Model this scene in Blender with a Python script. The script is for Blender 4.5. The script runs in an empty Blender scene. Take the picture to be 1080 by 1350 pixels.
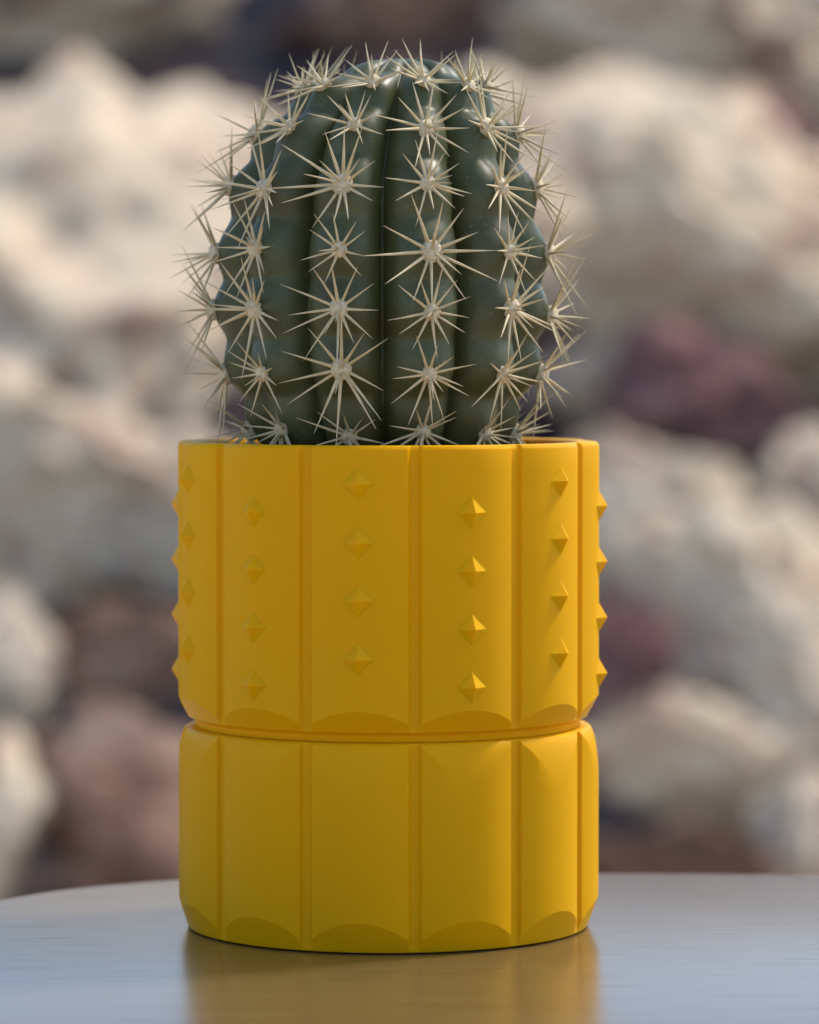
import bpy, bmesh, math, random
from mathutils import Vector, Matrix, noise

S = 0.0002158                 # metres per unit (the pot is about 12 cm across)
R = math.radians
scene = bpy.context.scene
col = scene.collection
random.seed(7)

# ------------------------------------------------------------------ helpers
def link(o, parent=None):
    col.objects.link(o)
    if parent is not None:
        o.parent = parent
    return o

def empty(name, loc=(0, 0, 0)):
    o = bpy.data.objects.new(name, None)
    o.empty_display_size = 0.02
    o.location = loc
    return link(o)

def tag(o, label=None, cat=None, group=None, kind=None):
    if label: o['label'] = label
    if cat: o['category'] = cat
    if group: o['group'] = group
    if kind: o['kind'] = kind
    return o

def mesh_obj(name, verts, faces, mat, parent=None, scale=S, sharp=None, smooth=True):
    me = bpy.data.meshes.new(name)
    me.from_pydata([(v[0] * scale, v[1] * scale, v[2] * scale) for v in verts], [], faces)
    me.validate(); me.update()
    bm = bmesh.new(); bm.from_mesh(me)
    bmesh.ops.recalc_face_normals(bm, faces=bm.faces)
    bm.to_mesh(me); bm.free()
    if smooth:
        for p in me.polygons: p.use_smooth = True
        if sharp is not None:
            me.set_sharp_from_angle(angle=R(sharp))
    if mat: me.materials.append(mat)
    return link(bpy.data.objects.new(name, me), parent)

# ------------------------------------------------------------------ materials
def new_mat(name):
    m = bpy.data.materials.new(name); m.use_nodes = True
    nt = m.node_tree
    return m, nt, nt.nodes['Principled BSDF']

def N(nt, kind, **kw):
    n = nt.nodes.new(kind)
    for k, v in kw.items():
        if k.startswith('i_'): n.inputs[k[2:].replace('_', ' ')].default_value = v
        else: setattr(n, k, v)
    return n

def ramp(nt, stops):
    n = nt.nodes.new('ShaderNodeValToRGB')
    e = n.color_ramp.elements
    while len(e) < len(stops): e.new(0.5)
    for i, (p, c) in enumerate(stops):
        e[i].position = p
        e[i].color = (c[0], c[1], c[2], 1) if not isinstance(c, (int, float)) else (c, c, c, 1)
    return n

def coords(nt, scale=(1, 1, 1), kind='Object'):
    tc = nt.nodes.new('ShaderNodeTexCoord')
    mp = nt.nodes.new('ShaderNodeMapping')
    mp.inputs['Scale'].default_value = scale
    nt.links.new(tc.outputs[kind], mp.inputs['Vector'])
    return mp.outputs['Vector']

def mat_pot():
    m, nt, b = new_mat('yellow_matte_plastic')
    L = nt.links
    v = coords(nt)
    n1 = N(nt, 'ShaderNodeTexNoise', i_Scale=28.0, i_Detail=4.0)
    L.new(v, n1.inputs['Vector'])
    r1 = ramp(nt, [(0.3, (0.79, 0.390, 0.0003)), (0.7, (0.82, 0.410, 0.0005))])
    L.new(n1.outputs['Fac'], r1.inputs['Fac'])
    L.new(r1.outputs['Color'], b.inputs['Base Color'])
    r2 = ramp(nt, [(0.3, 0.40), (0.7, 0.50)])
    L.new(n1.outputs['Fac'], r2.inputs['Fac'])
    L.new(r2.outputs['Color'], b.inputs['Roughness'])
    b.inputs['Specular IOR Level'].default_value = 0.10
    b.inputs['Subsurface Weight'].default_value = 0.35
    b.inputs['Subsurface Radius'].default_value = (1.0, 0.35, 0.05)
    b.inputs['Subsurface Scale'].default_value = 0.003
    n2 = N(nt, 'ShaderNodeTexNoise', i_Scale=900.0, i_Detail=2.0)
    L.new(v, n2.inputs['Vector'])
    bp = N(nt, 'ShaderNodeBump', i_Strength=0.04, i_Distance=0.0003)
    L.new(n2.outputs['Fac'], bp.inputs['Height'])
    L.new(bp.outputs['Normal'], b.inputs['Normal'])
    return m

def mat_cactus():
    m, nt, b = new_mat('waxy_green_cactus_skin')
    L = nt.links
    v = coords(nt)
    n1 = N(nt, 'ShaderNodeTexNoise', i_Scale=55.0, i_Detail=6.0, i_Roughness=0.6)
    L.new(v, n1.inputs['Vector'])
    r1 = ramp(nt, [(0.28, (0.066, 0.058, 0.015)), (0.5, (0.062, 0.074, 0.024)), (0.75, (0.095, 0.108, 0.045))])
    L.new(n1.outputs['Fac'], r1.inputs['Fac'])
    # tiny pale waxy flecks
    vo = N(nt, 'ShaderNodeTexVoronoi', i_Scale=620.0)
    L.new(v, vo.inputs['Vector'])
    n2 = N(nt, 'ShaderNodeTexNoise', i_Scale=120.0, i_Detail=3.0)
    L.new(v, n2.inputs['Vector'])
    rf = ramp(nt, [(0.05, 1.0), (0.30, 0.0)])
    L.new(vo.outputs['Distance'], rf.inputs['Fac'])
    rg = ramp(nt, [(0.52, 0.0), (0.72, 0.45)])
    L.new(n2.outputs['Fac'], rg.inputs['Fac'])
    mu = N(nt, 'ShaderNodeMath', operation='MULTIPLY')
    L.new(rf.outputs['Color'], mu.inputs[0]); L.new(rg.outputs['Color'], mu.inputs[1])
    # small scratches and corky scars
    v2 = coords(nt, (180, 180, 420))
    n3 = N(nt, 'ShaderNodeTexNoise', i_Scale=1.0, i_Detail=4.0, i_Roughness=0.7)
    L.new(v2, n3.inputs['Vector'])
    rs = ramp(nt, [(0.66, 0.0), (0.74, 0.45)])
    L.new(n3.outputs['Fac'], rs.inputs['Fac'])
    ad = N(nt, 'ShaderNodeMath', operation='MAXIMUM')
    L.new(mu.outputs[0], ad.inputs[0]); L.new(rs.outputs['Color'], ad.inputs[1])
    mx = N(nt, 'ShaderNodeMix', data_type='RGBA')
    L.new(ad.outputs[0], mx.inputs['Factor'])
    L.new(r1.outputs['Color'], mx.inputs['A'])
    mx.inputs['B'].default_value = (0.27, 0.29, 0.22, 1)
    L.new(mx.outputs['Result'], b.inputs['Base Color'])
    rr = ramp(nt, [(0.3, 0.36), (0.7, 0.52)])
    L.new(n2.outputs['Fac'], rr.inputs['Fac'])
    L.new(rr.outputs['Color'], b.inputs['Roughness'])
    b.inputs['Specular IOR Level'].default_value = 0.5
    bp = N(nt, 'ShaderNodeBump', i_Strength=0.25, i_Distance=0.0006)
    L.new(n2.outputs['Fac'], bp.inputs['Height'])
    L.new(bp.outputs['Normal'], b.inputs['Normal'])
    return m

def mat_spine():
    m, nt, b = new_mat('dry_ivory_spine')
    L = nt.links
    v = coords(nt)
    n1 = N(nt, 'ShaderNodeTexNoise', i_Scale=260.0, i_Detail=3.0)
    L.new(v, n1.inputs['Vector'])
    r1 = ramp(nt, [(0.3, (0.55, 0.44, 0.24)), (0.7, (0.71, 0.61, 0.38))])
    L.new(n1.outputs['Fac'], r1.inputs['Fac'])
    L.new(r1.outputs['Color'], b.inputs['Base Color'])
    b.inputs['Roughness'].default_value = 0.5
    b.inputs['Subsurface Weight'].default_value = 0.0
    return m

def mat_wool():
    m, nt, b = new_mat('woolly_areole_felt')
    L = nt.links
    v = coords(nt)
    n1 = N(nt, 'ShaderNodeTexNoise', i_Scale=900.0, i_Detail=3.0)
    L.new(v, n1.inputs['Vector'])
    r1 = ramp(nt, [(0.3, (0.50, 0.40, 0.24)), (0.7, (0.74, 0.66, 0.48))])
    L.new(n1.outputs['Fac'], r1.inputs['Fac'])
    L.new(r1.outputs['Color'], b.inputs['Base Color'])
    b.inputs['Roughness'].default_value = 0.85
    bp = N(nt, 'ShaderNodeBump', i_Strength=0.6, i_Distance=0.0005)
    L.new(n1.outputs['Fac'], bp.inputs['Height'])
    L.new(bp.outputs['Normal'], b.inputs['Normal'])
    return m

def mat_soil():
    m, nt, b = new_mat('dark_potting_soil')
    L = nt.links
    n1 = N(nt, 'ShaderNodeTexNoise', i_Scale=400.0, i_Detail=5.0)
    L.new(coords(nt), n1.inputs['Vector'])
    r1 = ramp(nt, [(0.3, (0.012, 0.009, 0.006)), (0.7, (0.06, 0.045, 0.03))])
    L.new(n1.outputs['Fac'], r1.inputs['Fac'])
    L.new(r1.outputs['Color'], b.inputs['Base Color'])
    b.inputs['Roughness'].default_value = 0.95
    return m

def mat_table():
    m, nt, b = new_mat('lacquered_wood')
    L = nt.links
    v = coords(nt, (11, 420, 60))
    n1 = N(nt, 'ShaderNodeTexNoise', i_Scale=1.0, i_Detail=5.0, i_Roughness=0.62, i_Distortion=0.5)
    L.new(v, n1.inputs['Vector'])
    r1 = ramp(nt, [(0.25, (0.105, 0.070, 0.032)), (0.5, (0.135, 0.092, 0.042)), (0.75, (0.165, 0.115, 0.058))])
    L.new(n1.outputs['Fac'], r1.inputs['Fac'])
    b.inputs['Coat Weight'].default_value = 0.55
    b.inputs['Coat Roughness'].default_value = 0.22
    v2 = coords(nt, (3.2, 58, 20))
    n2 = N(nt, 'ShaderNodeTexNoise', i_Scale=1.0, i_Detail=3.0, i_Distortion=0.8)
    L.new(v2, n2.inputs['Vector'])
    r2 = ramp(nt, [(0.485, 0.0), (0.50, 0.5), (0.515, 0.0)])
    L.new(n2.outputs['Fac'], r2.inputs['Fac'])
    mx = N(nt, 'ShaderNodeMix', data_type='RGBA')
    L.new(r2.outputs['Color'], mx.inputs['Factor'])
    L.new(r1.outputs['Color'], mx.inputs['A'])
    mx.inputs['B'].default_value = (0.06, 0.04, 0.022, 1)
    L.new(mx.outputs['Result'], b.inputs['Base Color'])
    rr = ramp(nt, [(0.3, 0.22), (0.7, 0.25)])
    L.new(n1.outputs['Fac'], rr.inputs['Fac'])
    L.new(rr.outputs['Color'], b.inputs['Roughness'])
    b.inputs['IOR'].default_value = 1.45
    v3 = coords(nt, (26, 520, 60))
    n3 = N(nt, 'ShaderNodeTexNoise', i_Scale=1.0, i_Detail=2.0, i_Distortion=0.3)
    L.new(v3, n3.inputs['Vector'])
    r3 = ramp(nt, [(0.60, 0.0), (0.68, 1.0)])        # short open pores along the grain
    L.new(n3.outputs['Fac'], r3.inputs['Fac'])
    cw = N(nt, 'ShaderNodeMapRange')
    cw.inputs['To Min'].default_value = 0.55; cw.inputs['To Max'].default_value = 0.12
    L.new(r3.outputs['Color'], cw.inputs['Value'])
    L.new(cw.outputs['Result'], b.inputs['Coat Weight'])
    sp = N(nt, 'ShaderNodeMapRange')
    sp.inputs['To Min'].default_value = 0.5; sp.inputs['To Max'].default_value = 0.40
    L.new(r3.outputs['Color'], sp.inputs['Value'])
    L.new(sp.outputs['Result'], b.inputs['Specular IOR Level'])
    bp = N(nt, 'ShaderNodeBump', i_Strength=0.02, i_Distance=0.0002)
    L.new(n1.outputs['Fac'], bp.inputs['Height'])
    L.new(bp.outputs['Normal'], b.inputs['Normal'])
    return m

def mat_rock(name, stops, scale=7.0):
    m, nt, b = new_mat(name)
    L = nt.links
    oi = N(nt, 'ShaderNodeObjectInfo')
    v = coords(nt)
    ad = N(nt, 'ShaderNodeVectorMath', operation='ADD')
    L.new(v, ad.inputs[0]); L.new(oi.outputs['Location'], ad.inputs[1])
    n1 = N(nt, 'ShaderNodeTexNoise', i_Scale=scale, i_Detail=8.0, i_Roughness=0.62, i_Distortion=0.6)
    L.new(ad.outputs[0], n1.inputs['Vector'])
    n = len(stops)
    r1 = ramp(nt, [(0.33 + 0.34 * i / (n - 1), c) for i, c in enumerate(stops)])
    L.new(n1.outputs['Fac'], r1.inputs['Fac'])
    n2 = N(nt, 'ShaderNodeTexNoise', i_Scale=scale * 4, i_Detail=6.0, i_Roughness=0.7)
    L.new(ad.outputs[0], n2.inputs['Vector'])
    r2 = ramp(nt, [(0.28, 0.76), (0.47, 1.0)])
    L.new(n2.outputs['Fac'], r2.inputs['Fac'])
    mx = N(nt, 'ShaderNodeMix', data_type='RGBA', blend_type='MULTIPLY')
    mx.inputs['Factor'].default_value = 1.0
    L.new(r1.outputs['Color'], mx.inputs['A']); L.new(r2.outputs['Color'], mx.inputs['B'])
    L.new(mx.outputs['Result'], b.inputs['Base Color'])
    b.inputs['Roughness'].default_value = 0.9
    b.inputs['Specular IOR Level'].default_value = 0.05
    bp = N(nt, 'ShaderNodeBump', i_Strength=0.8, i_Distance=0.02)
    L.new(n2.outputs['Fac'], bp.inputs['Height'])
    L.new(bp.outputs['Normal'], b.inputs['Normal'])
    return m

M_POT, M_CACTUS, M_SPINE, M_WOOL = mat_pot(), mat_cactus(), mat_spine(), mat_wool()
M_SOIL, M_TABLE = mat_soil(), mat_table()
ROCK = {
    'cream': mat_rock('cream_rock', [(0.20, 0.13, 0.11), (0.54, 0.36, 0.26), (0.82, 0.65, 0.46), (0.89, 0.74, 0.53), (0.74, 0.56, 0.40), (0.89, 0.78, 0.58)], 7.0),
    'grey': mat_rock('grey_buff_rock', [(0.13, 0.11, 0.11), (0.42, 0.32, 0.25), (0.70, 0.57, 0.42), (0.76, 0.62, 0.46), (0.56, 0.41, 0.29), (0.82, 0.70, 0.52)], 8.0),
    'red': mat_rock('red_brown_rock', [(0.10, 0.055, 0.06), (0.25, 0.13, 0.12), (0.34, 0.185, 0.16), (0.42, 0.28, 0.23)], 7.0),
    'brown': mat_rock('tan_brown_rock', [(0.09, 0.06, 0.055), (0.25, 0.145, 0.10), (0.38, 0.23, 0.16), (0.50, 0.37, 0.27)], 7.0),
    'slope': mat_rock('slope_rock_gap_shade', [(0.008, 0.011, 0.020), (0.020, 0.021, 0.028), (0.06, 0.042, 0.042), (0.34, 0.24, 0.18)], 3.0),  # navy-dark stops paint in the shade of gaps between boulders; tan is rock
    'ground': mat_rock('sandy_ground', [(0.40, 0.30, 0.22), (0.52, 0.41, 0.31), (0.60, 0.49, 0.38)], 1.3),
}

# ------------------------------------------------------------------ pot: shared faceted cross-section
CORE, CENTRE, ARC = 263.0, 278.0, 122.0       # groove floor, panel crest, panel curvature
GROOVE0 = 7.6                                 # a groove lies 7.6 degrees right of the camera side
def panel_r(a):
    """radius of the twelve-panel outline at a degrees from a groove"""
    d = (a % 30.0)
    g = min(d, 30.0 - d)                      # distance from the nearest groove
    th = R(15.0 - g)
    c = CENTRE - ARC
    rp = c * math.cos(th) + math.sqrt(max(0.0, ARC * ARC - (c * math.sin(th)) ** 2))
    t = (g - 1.05) / 0.95
    t = min(1.0, max(0.0, t)); t = t * t * (3 - 2 * t)
    return CORE + (rp - CORE) * t

def columns():
    offs = [0, 0.5, 0.9] + [1.05 + 0.95 * k / 8 for k in range(9)] + [2.4 + k * 0.6 for k in range(21)]
    offs = sorted(set(round(o, 4) for o in offs if o < 15.0)) + [15.0]
    full = offs + [30.0 - o for o in reversed(offs[1:-1])]
    return [k * 30.0 + o for k in range(12) for o in full]

def direction(deg):
    """deg = 0 faces the camera (-Y), positive turns to the right (+X)"""
    return math.sin(R(deg)), -math.cos(R(deg))

def turn(profile_fn, name, parent, mat, sharp=13.0, cap_start=True, cap_end=True):
    verts, faces = [], []
    cs = columns(); n = len(cs)
    prof = [profile_fn(panel_r(a)) for a in cs]
    k = len(prof[0])
    for a, p in zip(cs, prof):
        dx, dy = direction(a + GROOVE0)
        for r, z in p: verts.append((dx * r, dy * r, z))
    for i in range(n):
        j = (i + 1) % n
        for q in range(k - 1):
            faces.append((i * k + q, j * k + q, j * k + q + 1, i * k + q + 1))
    if cap_start: faces.append(tuple(i * k for i in range(n)))
    if cap_end: faces.append(tuple(i * k + k - 1 for i in range(n)))
    return mesh_obj(name, verts, faces, mat, parent, sharp=sharp)

def lerp(a, b, t): return a + (b - a) * t

def upper_profile(r):
    p = [(200.0, 265.2), (252.0, 265.2), (253.0, 265.5), (253.4, 269.0), (254.6, 274.0), (258.0, 277.2)]
    zc = 278.5 + (r - 262.8) / 0.55
    for t in range(0, 5): p.append((lerp(262.8, r, t / 4), lerp(278.5, zc, t / 4)))
    for t in range(1, 13): p.append((r, lerp(zc, 631.0, t / 12)))
    p += [(r - 0.5, 633.5), (r - 2.2, 636.4), (r - 5.0, 638.0)]
    p += [(252.0, 638.0), (248.5, 636.6), (247.0, 633.0), (247.0, 560.0), (246.0, 430.0), (246.0, 300.0), (200.0, 296.0)]
    return p

def base_profile(r):
    p = [(258.0, 1.6), (262.6, 1.7), (263.6, 2.6)]
    zc = 3.4 + (r - 263.0) / 0.40
    r0 = 263.9
    rr = max(r, r0 + 0.02)
    for t in range(0, 5): p.append((lerp(r0, rr, t / 4), lerp(3.4, max(zc, 4.5), t / 4)))
    zc = max(zc, 4.5)
    q = min(1.0, max(0.0, (rr - 264.0) / 14.0))
    zt = 185.0 + 79.2 * math.sqrt(max(0.0, 1 - q * q))
    zt = min(zt, 262.6)
    for t in range(1, 9): p.append((rr, lerp(zc, zt, t / 8)))
    for t in range(1, 11):
        z = lerp(zt, 264.0, 1 - (1 - t / 10) ** 1.7)
        rad = 264.0 + 14.0 * math.sqrt(max(0.0, 1 - ((z - 185.0) / 79.2) ** 2))
        p.append((min(rr, rad), z))
    p += [(263.0, 264.8), (258.5, 265.0), (250.0, 265.0), (249.0, 260.0), (249.0, 20.0)]
    return p

reservoir = empty('planter_base')
tag(reservoir, 'lower yellow faceted drum without studs, standing on the pale table', 'planter base')
turn(base_profile, 'drum', reservoir, M_POT)

pot = empty('flower_pot', (0, 0, 0))
tag(pot, 'upper yellow faceted pot with rows of diamond studs, holding the cactus', 'flower pot')
turn(upper_profile, 'shell', pot, M_POT)

def stud_mesh():
    me = bpy.data.meshes.new('diamond_stud')
    bm = bmesh.new()
    w, h, o, d = 17.5, 20.0, 12.0, -3.0
    k = 1.27                                   # the base is sunk a little into the panel
    ap = bm.verts.new((0, -o, 0))
    ring = [bm.verts.new(v) for v in ((w * k, -d, 0), (0, -d, h * k), (-w * k, -d, 0), (0, -d, -h * k))]
    for a, b_ in zip(ring, ring[1:] + ring[:1]): bm.faces.new((ap, a, b_))
    bm.faces.new(ring)
    bmesh.ops.recalc_face_normals(bm, faces=bm.faces)
    bmesh.ops.bevel(bm, geom=[e for e in bm.edges if ap in e.verts], offset=0.5, segments=1, affect='EDGES', profile=0.6)
    bmesh.ops.scale(bm, vec=(S, S, S), verts=bm.verts)
    bm.to_mesh(me); bm.free()
    me.materials.append(M_POT)
    return me
SM = stud_mesh()
for k in range(12):
    deg = GROOVE0 + 15.0 + 30.0 * k
    zs = 554.0 if k % 2 == 0 else 590.5
    for q in range(4):
        s = link(bpy.data.objects.new('diamond_stud', SM), pot)
        dx, dy = direction(deg)
        s.location = (dx * CENTRE * S, dy * CENTRE * S, (zs - 73.0 * q) * S)
        s.rotation_euler = (0, 0, R(deg))

# potting soil inside the pot
sv, sf = [(0, 0, 592)], []
for ring in range(1, 9):
    for i in range(64):
        a = i / 64 * 2 * math.pi
        r = 247.5 * ring / 8
        sv.append((math.cos(a) * r, math.sin(a) * r, 588 + 7 * noise.noise((math.cos(a) * r * .05, math.sin(a) * r * .05, 3))))
for i in range(64): sf.append((0, 1 + i, 1 + (i + 1) % 64))
for ring in range(7):
    for i in range(64):
        a, b_ = 1 + ring * 64 + i, 1 + ring * 64 + (i + 1) % 64
        sf.append((a, b_, b_ + 64, a + 64))
mesh_obj('soil', sv, sf, M_SOIL, pot)

# ------------------------------------------------------------------ cactus
RIBS = 11
RIB0 = -16.0                                    # one rib faces a little left of the camera
STEP = 360.0 / RIBS
# outline: (height, crest radius), heights above the table
OUT = [(1137, 0), (1136.5, 14), (1135, 30), (1131, 50), (1124, 74), (1112, 98), (1097, 119), (1080, 137), (1061, 153),
       (1040, 167), (1008, 184), (967, 198), (930, 207), (890, 213.5), (850, 217), (810, 217.5), (770, 213),
       (728, 204), (690, 189), (650, 170), (620, 155), (595, 140), (575, 124)]
ROWS = [652, 729, 805, 884, 966, 1040, 1097, 1131]
# cumulative arc length along the outline
arc = [0.0]
for (z0, r0), (z1, r1) in zip(OUT, OUT[1:]):
    arc.append(arc[-1] + math.hypot(z1 - z0, r1 - r0))
TOT = arc[-1]
def hermite(vals, s):
    i = 0
    while i < len(arc) - 2 and arc[i + 1] < s: i += 1
    h = arc[i + 1] - arc[i]; t = (s - arc[i]) / h
    def slope(k):
        a = max(0, k - 1); b_ = min(len(arc) - 1, k + 1)
        return (vals[b_] - vals[a]) / (arc[b_] - arc[a])
    m0, m1 = slope(i) * h, slope(i + 1) * h
    t2, t3 = t * t, t * t * t
    return vals[i] * (2 * t3 - 3 * t2 + 1) + m0 * (t3 - 2 * t2 + t) + vals[i + 1] * (-2 * t3 + 3 * t2) + m1 * (t3 - t2)
ZV = [p[0] for p in OUT]; RV = [p[1] for p in OUT]
def s_of_z(z):
    lo, hi = 0.0, TOT
    for _ in range(40):
        mid = (lo + hi) / 2
        if hermite(ZV, mid) > z: lo = mid
        else: hi = mid
    return (lo + hi) / 2
ROW_S = sorted(s_of_z(z) for z in ROWS)         # crown first
rr_ = random.Random(3)
rib_shift = [[rr_.uniform(-5, 5) for _ in ROW_S] for _ in range(RIBS)]
rib_turn = [rr_.uniform(-1.2, 1.2) for _ in range(RIBS)]
rib_turn[2] = -1.0; rib_turn[0] = 2.0; rib_turn[1] = 0.0; rib_turn[10] = 1.5

def bump(rib, s):
    rows = [q + d for q, d in zip(ROW_S, rib_shift[rib])]
    if s < rows[0]: return 0.6 + 0.4 * s / rows[0]
    for a, b_ in zip(rows, rows[1:]):
        if a <= s <= b_:
            u = (s - a) / (b_ - a)
            # swells under each areole, with a sharper notch between
            u = u ** 0.9
            return math.sqrt(math.cos(math.pi * u) ** 2 + 0.06) - 0.03
    u = min(1.0, (s - rows[-1]) / 80.0)
    return abs(math.cos(math.pi * u)) ** 0.85 if u < 0.5 else 0.3

def lean(z): return -7.0 + 30.0 * max(0.0, (z - 950.0) / 190.0) ** 2 + 4.0 * max(0.0, (700.0 - z) / 125.0)

def skin(deg, s):
    """point of the cactus skin at an angle (0 faces the camera) and an arc length from the crown"""
    q = (deg - RIB0) / STEP
    rib = int(math.floor(q + 0.5)) % RIBS
    u = (q + 0.5) % 1.0 - 0.5                   # -0.5 .. 0.5 across the rib
    z, r = hermite(ZV, s), max(0.0, hermite(RV, s))
    edge = abs(2 * u)
    depth = 0.235 * min(1.0, s / 150.0) ** 1.3
    shape = edge ** 2.5 * 0.82 + edge ** 8 * 0.18
    w = (1 - edge ** 2)
    b_ = bump(rib, s)
    amp = 15.0 * min(1.0, r / 120.0)
    # normal of the outline in the (r, z) plane
    e = 2.0
    dz = hermite(ZV, min(TOT, s + e)) - hermite(ZV, max(0, s - e)); dr = hermite(RV, min(TOT, s + e)) - hermite(RV, max(0, s - e))
    ln = math.hypot(dz, dr) or 1.0
    nr, nz = -dz / ln, dr / ln
    push = (b_ - 0.75) * amp * (0.35 + 0.65 * w) - depth * r * shape * max(0.25, nr) - 8.0 * shape * max(0.0, nz) * min(1.0, s / 90.0)
    dirx, diry = direction(deg + rib_turn[rib] * (1 - edge))
    wob = 2.2 * noise.noise((dirx * 3.0, diry * 3.0, z * 0.012))
    rad = r + nr * (push + wob); zz = z + nz * (push + wob)
    return Vector((dirx * rad + lean(z), diry * rad, zz))

cactus = empty('barrel_cactus', (0, 0, 588 * S))
tag(cactus, 'dark green ribbed barrel cactus with pale star clusters of spines, in the yellow pot', 'cactus')
CZ = 588.0
na, ns = RIBS * 36, 230
cv, cf = [], []
for j in range(ns):
    s = 1.5 + (TOT - 1.5) * j / (ns - 1)
    for i in range(na):
        p = skin(RIB0 + i / na * 360.0, s)
        cv.append((p.x, p.y, p.z - CZ))
top = len(cv); cv.append((lean(1136), 0, 1136.5 - CZ))
for j in range(ns - 1):
    for i in range(na):
        a, b_ = j * na + i, j * na + (i + 1) % na
        cf.append((a, b_, b_ + na, a + na))
for i in range(na): cf.append((top, (i + 1) % na, i))
mesh_obj('body', cv, cf, M_CACTUS, cactus)

# --- spine clusters: one part for each areole, its felt pad a sub-part
# (rib, row) -> size seen in the photo; rib 0 is the one left of the camera axis
BIG = {(0, 4): 1.15, (0, 5): .72, (0, 3): .80, (0, 2): 1.0, (0, 1): 1.2, (0, 6): .85, (0, 0): .85, (0, 7): 1.0,
       (1, 4): .85, (1, 3): 1.2, (1, 2): .84, (1, 1): .84, (1, 5): .98, (1, 0): .85, (1, 6): .9,
       (2, 4): .95, (2, 3): .80, (2, 2): 1.12, (2, 1): .88, (2, 5): 1.08, (2, 0): .8,
       (10, 4): 1.05, (10, 3): .95, (10, 2): 1.1, (10, 1): .78, (10, 5): .85, (10, 0): .85,
       (9, 5): 1.1, (9, 3): 1.0, (9, 2): 1.0, (3, 3): 1.0, (3, 2): 1.0}
def spine(verts, faces, root, d, length, rad, bend, rng):
    d = d.normalized()
    t = d.orthogonal().normalized(); b2 = d.cross(t)
    n = 7
    stations = [(0.0, 1.0), (0.12, 1.0), (0.45, 0.70), (0.78, 0.34), (0.94, 0.14)]
    base = len(verts)
    for f, w in stations:
        c = root + d * (length * f) + bend * (f * f)
        for i in range(n):
            a = 2 * math.pi * i / n
            verts.append(c + (t * math.cos(a) + b2 * math.sin(a)) * rad * w)
    verts.append(root + d * length + bend)
    for k in range(len(stations) - 1):
        for i in range(n):
            a, b_ = base + k * n + i, base + k * n + (i + 1) % n
            faces.append((a, b_, b_ + n, a + n))
    k = base + (len(stations) - 1) * n
    for i in range(n): faces.append((k + i, k + (i + 1) % n, len(verts) - 1))

for rib in range(RIBS):
    for row in range(8):
        rng = random.Random(1000 + rib * 31 + row * 7)
        srow = 7 - row                                     # ROW_S runs from the crown down
        s = ROW_S[srow] + rib_shift[rib][srow]
        deg = RIB0 + STEP * rib
        p = skin(deg, s)
        pu = skin(deg, max(1.5, s - 14)); pd = skin(deg, s + 14)
        pl = skin(deg - 3.5, s); pr = skin(deg + 3.5, s)
        up = (pu - pd).normalized(); side = (pr - pl).normalized()
        nrm = side.cross(up).normalized() * -1.0
        out = Vector((p.x - lean(p.z), p.y, (p.z - 800) * 0.6))
        if nrm.dot(out) < 0: nrm = -nrm
        side = up.cross(nrm).normalized()
        if side.dot(pr - pl) < 0: side = -side
        up = nrm.cross(side).normalized()
        if up.dot(pu - pd) < 0: up = -up
        size = BIG.get((rib, row), rng.uniform(0.78, 1.05))
        if row == 7: continue
        if row == 6: size *= 0.95
        elif rib in (4, 5, 6, 7, 8): size *= 0.5
        elif rib in (3, 9): size = max(size, 1.0) * 1.18
        size *= 1.0
        slim = 0.85 if rib in (3, 4, 5, 6, 7, 8, 9) else 1.0
        verts, faces = [], []
        root = p + nrm * (1.5 * size)
        clock = [4, 33, 62, 100, 122, 150, 183, 205, 246, 268, 297, 332]
        if size < .82 or slim < 1: clock = [3, 32, 66, 108, 145, 195, 232, 264, 300, 335]
        for c in clock:
            c2 = c + rng.uniform(-9, 9)
            pol = rng.uniform(57, 76)
            ln = 68 * size * rng.uniform(0.72, 1.12)
            if 20 < c < 110: ln *= 0.86
            if 180 < c < 300: ln *= 1.08
            d = (up * math.cos(R(c2)) + side * math.sin(R(c2))) * math.sin(R(pol)) + nrm * math.cos(R(pol))
            spine(verts, faces, root + d * 2 + (d - nrm * d.dot(nrm)) * 7.0 * size, d, ln, 2.2 * slim * (0.55 + 0.45 * size) * rng.uniform(.85, 1.1),
                  Vector((rng.uniform(-2, 2), rng.uniform(-2, 2), rng.uniform(-2, 2))), rng)
        for c in range(rng.choice((2, 3, 3))):
            c2 = rng.uniform(0, 360); pol = rng.uniform(14, 42)
            d = (up * math.cos(R(c2)) + side * math.sin(R(c2))) * math.sin(R(pol)) + nrm * math.cos(R(pol))
            spine(verts, faces, root, d, 56 * size * rng.uniform(.7, 1.05), 2.0 * slim * (0.55 + 0.45 * size),
                  Vector((rng.uniform(-2, 2), rng.uniform(-2, 2), rng.uniform(-3, 1))), rng)
        cl = mesh_obj('spine_cluster', [v - Vector((0, 0, CZ)) for v in verts], faces, M_SPINE, cactus)
        # woolly pad
        bm = bmesh.new()
        bmesh.ops.create_icosphere(bm, subdivisions=3, radius=1.0)
        mrot = Matrix((side, up, nrm)).transposed()
        pv = []
        for v in bm.verts:
            q = v.co * (1 + 0.22 * noise.noise(v.co * 3.1 + Vector((rib, row, 0)) * 5))
            q = Vector((q.x * 12.0, q.y * 12.6, q.z * 9.0)) * (0.25 + 0.75 * size)
            pv.append(p + mrot @ q + nrm * 1.0 - Vector((0, 0, CZ)))
        pf = [[v.index for v in f.verts] for f in bm.faces]
        bm.free()
        mesh_obj('areole', pv, pf, M_WOOL, cl)

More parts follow.
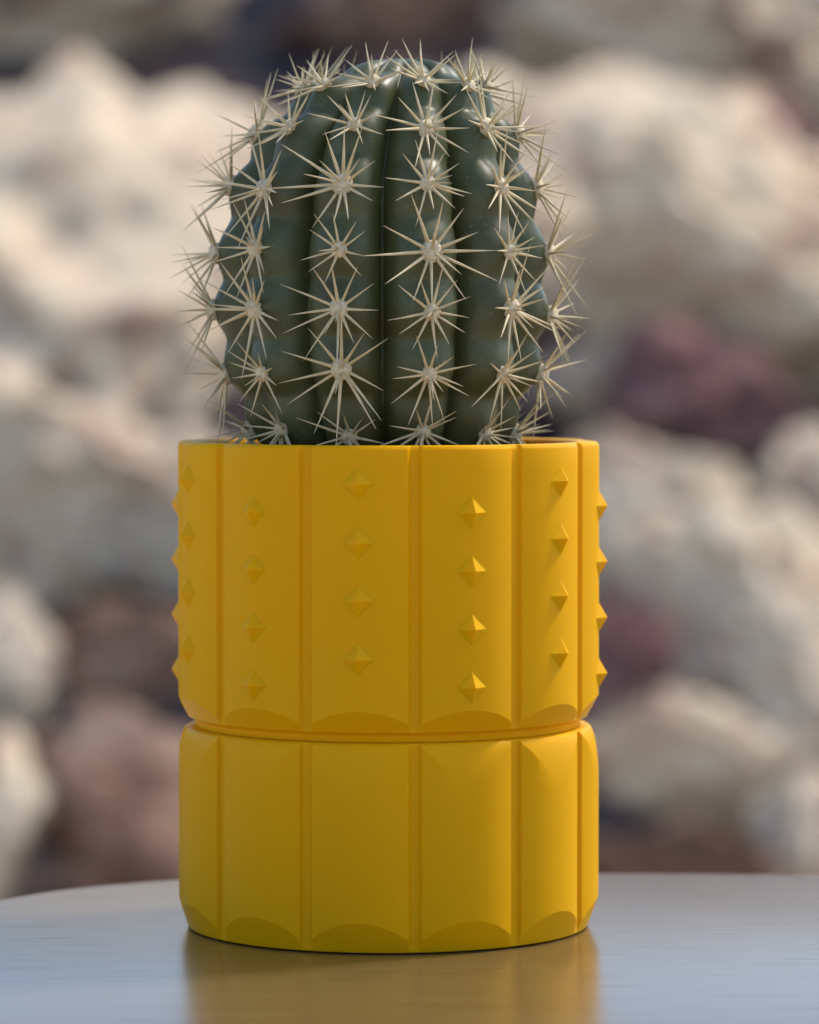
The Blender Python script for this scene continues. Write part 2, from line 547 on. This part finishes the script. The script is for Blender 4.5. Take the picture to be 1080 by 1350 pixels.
# ------------------------------------------------------------------ table
TCX, TCY, TA, TB, TN = 240.0, -222.0, 852.0, 724.0, 3.0
def table_outline(k, n=220):
    pts = []
    for i in range(n):
        a = 2 * math.pi * i / n
        c, s_ = math.cos(a), math.sin(a)
        pts.append((TCX + math.copysign(abs(c) ** (2 / TN), c) * (TA + k), TCY + math.copysign(abs(s_) ** (2 / TN), s_) * (TB + k)))
    return pts
def table_top():
    prof = [(-12, 0.0), (-6, -0.8), (-2.5, -3.0), (-0.6, -7), (0, -13), (0, -62), (-3, -70), (-12, -74)]
    verts, faces = [], []
    n = 220
    for k, z in prof: verts += [(x, y, z) for x, y in table_outline(k)]
    for q in range(len(prof) - 1):
        for i in range(n):
            a, b_ = q * n + i, q * n + (i + 1) % n
            faces.append((a, b_, b_ + n, a + n))
    faces.append(tuple(range(n))); faces.append(tuple(range((len(prof) - 1) * n, len(prof) * n)))
    return verts, faces
GROUND = -0.45
table = empty('side_table', (0, 0, GROUND))
tag(table, 'small pale grey wooden table with rounded corners under the yellow planter', 'table')
tv, tf = table_top()
tt = mesh_obj('tabletop', tv, tf, M_TABLE, table, sharp=30)
tt.location = (0, 0, -GROUND)
for sx in (-1, 1):
    for sy in (-1, 1):
        lv, lf = [], []
        for z, rr in ((-70, 36), (GROUND / S, 24)):
            ox = TCX + sx * (500 if z == -70 else 560); oy = TCY + sy * (400 if z == -70 else 450)
            lv += [(ox + rr * math.cos(2 * math.pi * i / 20), oy + rr * math.sin(2 * math.pi * i / 20), z) for i in range(20)]
        lf = [(i, (i + 1) % 20, 20 + (i + 1) % 20, 20 + i) for i in range(20)] + [tuple(range(20)), tuple(range(20, 40))]
        lg = mesh_obj('leg', lv, lf, M_TABLE, table, sharp=40)
        lg.location = (0, 0, -GROUND)

# ------------------------------------------------------------------ camera
FPX = 5118.0
CAM = Vector((28.5 * S, -5100.0 * S, 757.0 * S))
cd = bpy.data.cameras.new('camera'); cam = bpy.data.objects.new('camera', cd); col.objects.link(cam)
cam.location = CAM
PITCH = math.atan(213.5 / FPX)
cam.rotation_euler = (math.pi / 2 - PITCH, 0, 0)
cd.sensor_fit = 'HORIZONTAL'; cd.sensor_width = 36.0; cd.lens = 36.0 * FPX / 1080.0
cd.clip_start = 0.05; cd.clip_end = 2000
cd.dof.use_dof = True
cd.dof.focus_distance = 4900.0 * S
cd.dof.aperture_fstop = 11.4
cd.dof.aperture_blades = 0
scene.camera = cam

# ------------------------------------------------------------------ rocky hillside behind
def at(px, py, d):
    """a point d metres beyond the camera along its level direction"""
    return Vector((CAM.x + (px - 540) * d / FPX, CAM.y + d, CAM.z - (py - 461) * d / FPX))

def hill(x, y):
    d = y - CAM.y
    t = max(0.0, d - 3.6)
    h = GROUND - 0.045 + 0.297 * min(t, 4.95) - 0.1 * max(0.0, t - 6.5)
    h += min(t, 1.0) * (0.04 * noise.noise((x * 2.1, y * 2.1, 0)) + 0.03 * noise.noise((x * 6.1, y * 6.1, 4)))
    return h
gv, gf = [], []
ys = [CAM.y + 3.4 + 0.06 * i for i in range(100)] + [CAM.y + 9.4 + 0.9 * i for i in range(30)]
xs = [-14 + 1.0 * i for i in range(12)] + [-2 + 0.06 * i for i in range(67)] + [3 + 1.0 * i for i in range(12)]
for y in ys:
    for x in xs: gv.append((x, y, hill(x, y)))
w = len(xs)
for j in range(len(ys) - 1):
    for i in range(w - 1): gf.append((j * w + i, j * w + i + 1, (j + 1) * w + i + 1, (j + 1) * w + i))
tag(mesh_obj('hillside', gv, gf, ROCK['slope'], scale=1.0), kind='structure')
gr = mesh_obj('ground', [(-400, -400, GROUND - .004), (400, -400, GROUND - .004), (400, 400, GROUND - .004), (-400, 400, GROUND - .004)], [(0, 1, 2, 3)], ROCK['ground'], scale=1.0)
tag(gr, kind='structure')

def boulder(px, py, d, w_, h_, kind, label, seed, tilt=0.0, deep=0.62, cuts=16, lay=38):
    rng = random.Random(seed)
    d -= 0.10 + 0.03 * (d - 3.6)              # stands proud of the slope
    c = at(px, py, d)
    k = d / FPX
    bm = bmesh.new()
    bmesh.ops.create_icosphere(bm, subdivisions=5, radius=1.0)
    planes = []
    for _ in range(cuts):
        n = Vector((rng.gauss(0, 1), rng.gauss(0, 1), rng.gauss(0, 1))).normalized()
        planes.append((n, rng.uniform(0.60, 0.90)))
    off = Vector((seed * 3.7, seed * 1.3, 0))
    for v in bm.verts:
        q = v.co.copy()
        for n, lim in planes:
            dd = q.dot(n)
            if dd > lim: q -= n * (dd - lim) * 0.92
        q *= 0.98 + 0.24 * noise.noise(q * 1.5 + off) + 0.20 * abs(noise.noise(q * 3.0 + off)) + 0.15 * noise.noise(q * 6.0 + off) + 0.08 * noise.noise(q * 10 + off)
        v.co = Vector((q.x * w_ * k, q.y * max(w_, h_) * k * deep, q.z * h_ * 1.16 * k))
    me = bpy.data.meshes.new('boulder')
    bm.to_mesh(me); bm.free()
    for p in me.polygons: p.use_smooth = True
    me.set_sharp_from_angle(angle=R(38))
    me.materials.append(ROCK[kind])
    o = link(bpy.data.objects.new('boulder', me))
    o.location = c; o.rotation_euler = (R(-lay), R(tilt), R(rng.uniform(-10, 10)))
    tag(o, label, 'boulder', 'boulders heaped on the hillside behind the cactus')
    return o

B = [
 # px, py, dist, half width, half height, kind, label, tilt, lay
 (90, 400, 6.01, 400, 380, 'cream', 'largest cream boulder, filling the left side behind the cactus spines', 12, 50),
 (40, 660, 5.06, 340, 150, 'cream', 'wide buff boulder under the largest cream boulder, left of the pot rim', 16, 48),
 (245, 690, 4.97, 170, 115, 'grey', 'small grey-buff boulder touching the pot silhouette at its upper left', 26, 46),
 (60, 25, 8.16, 250, 100, 'cream', 'pale boulder in the top left corner above the largest cream boulder', -10, 42),
 (520, 35, 8.16, 150, 70, 'brown', 'rust-brown boulder directly above the top of the cactus', 0, 45),
 (165, 862, 4.50, 120, 60, 'brown', 'brown boulder with dark gaps beneath it, left of the studded pot', -6, 40),
 (0, 900, 4.41, 90, 112, 'grey', 'upright pale boulder at the left edge beside the brown boulder', 0, 42),
 (170, 1075, 4.03, 140, 130, 'brown', 'mauve-brown boulder low behind the table, left of the planter base', 5, 36),
 (-5, 1080, 4.02, 75, 120, 'cream', 'pinkish cream boulder at the lower left edge above the table', 0, 42),
 (815, 285, 6.50, 330, 300, 'cream', 'big cream boulder right of the cactus spines', 20, 68),
 (1000, 400, 5.75, 310, 130, 'cream', 'long cream boulder sloping down to the right edge', 26, 52),
 (930, 105, 7.58, 260, 95, 'cream', 'long pale slab lying above the big cream boulder on the right', 20, 46),
 (1020, 45, 8.05, 190, 66, 'cream', 'tan boulder in the top right corner', 25, 45),
 (1022, 190, 7.07, 50, 66, 'red', 'small red boulder wedged beside the pale slab on the right', 20, 35),
 (1090, 280, 6.57, 70, 105, 'cream', 'cream boulder cut by the right edge below the small red boulder', 0, 46),
 (925, 525, 5.51, 165, 105, 'red', 'dark red boulder right of the cactus, above the pot rim level', 22, 25),
 (780, 500, 5.60, 90, 52, 'grey', 'small grey boulder between the cactus and the dark red boulder', -15, 34),
 (850, 680, 5.00, 150, 125, 'cream', 'cream boulder right of the pot studs, below the dark red boulder', -18, 48),
 (1075, 640, 5.12, 85, 92, 'cream', 'rounded cream boulder at the right edge level with the upper studs', 0, 48),
 (975, 800, 4.66, 190, 145, 'cream', 'broad buff boulder right of the pot above the seam', 26, 48),
 (805, 885, 4.45, 80, 105, 'red', 'reddish boulder in shade touching the pot silhouette at its lower right', 0, 25),
 (1060, 905, 4.40, 130, 145, 'cream', 'cream boulder at the right edge level with the seam of the planter', 10, 48),
 (935, 1030, 4.12, 195, 76, 'cream', 'low cream boulder lying right of the planter base', 14, 48),
 (880, 1140, 3.91, 130, 52, 'brown', 'brown boulder just above the table edge right of the planter base', 0, 30),
 (1075, 1100, 3.98, 85, 92, 'grey', 'buff boulder in the lower right above the table edge', 12, 42),
]
for i, b_ in enumerate(B):
    boulder(*b_[:7], seed={9: 83, 10: 77}.get(i, 11 + i), tilt=b_[7], lay=b_[8])

# ------------------------------------------------------------------ light
world = bpy.data.worlds.new('World'); scene.world = world; world.use_nodes = True
nt = world.node_tree
sky = nt.nodes.new('ShaderNodeTexSky'); sky.sky_type = 'NISHITA'; sky.sun_disc = False
EL = R(54); AZ = R(60)                     # AZ measured from +Y (away from the camera) towards +X
sky.sun_elevation = EL; sky.sun_rotation = AZ
sky.air_density = 1.0; sky.dust_density = 1.3; sky.ozone_density = 1.0
bg = nt.nodes['Background']; bg.inputs['Strength'].default_value = 0.14
nt.links.new(sky.outputs['Color'], bg.inputs['Color'])
sd = bpy.data.lights.new('sun', 'SUN'); so = bpy.data.objects.new('sun', sd); col.objects.link(so)
sd.energy = 2.05; sd.angle = R(8); sd.color = (1.0, 0.92, 0.82)
sv_ = Vector((math.sin(AZ) * math.cos(EL), math.cos(AZ) * math.cos(EL), math.sin(EL)))
so.rotation_euler = (-sv_).to_track_quat('-Z', 'Y').to_euler()
so.location = sv_ * 5

scene.render.engine = 'CYCLES'
scene.cycles.use_denoising = True
scene.view_settings.view_transform = 'Standard'
scene.view_settings.look = 'None'
scene.view_settings.exposure = 0.66
scene.view_settings.gamma = 1.0
scene.view_settings.use_curve_mapping = False
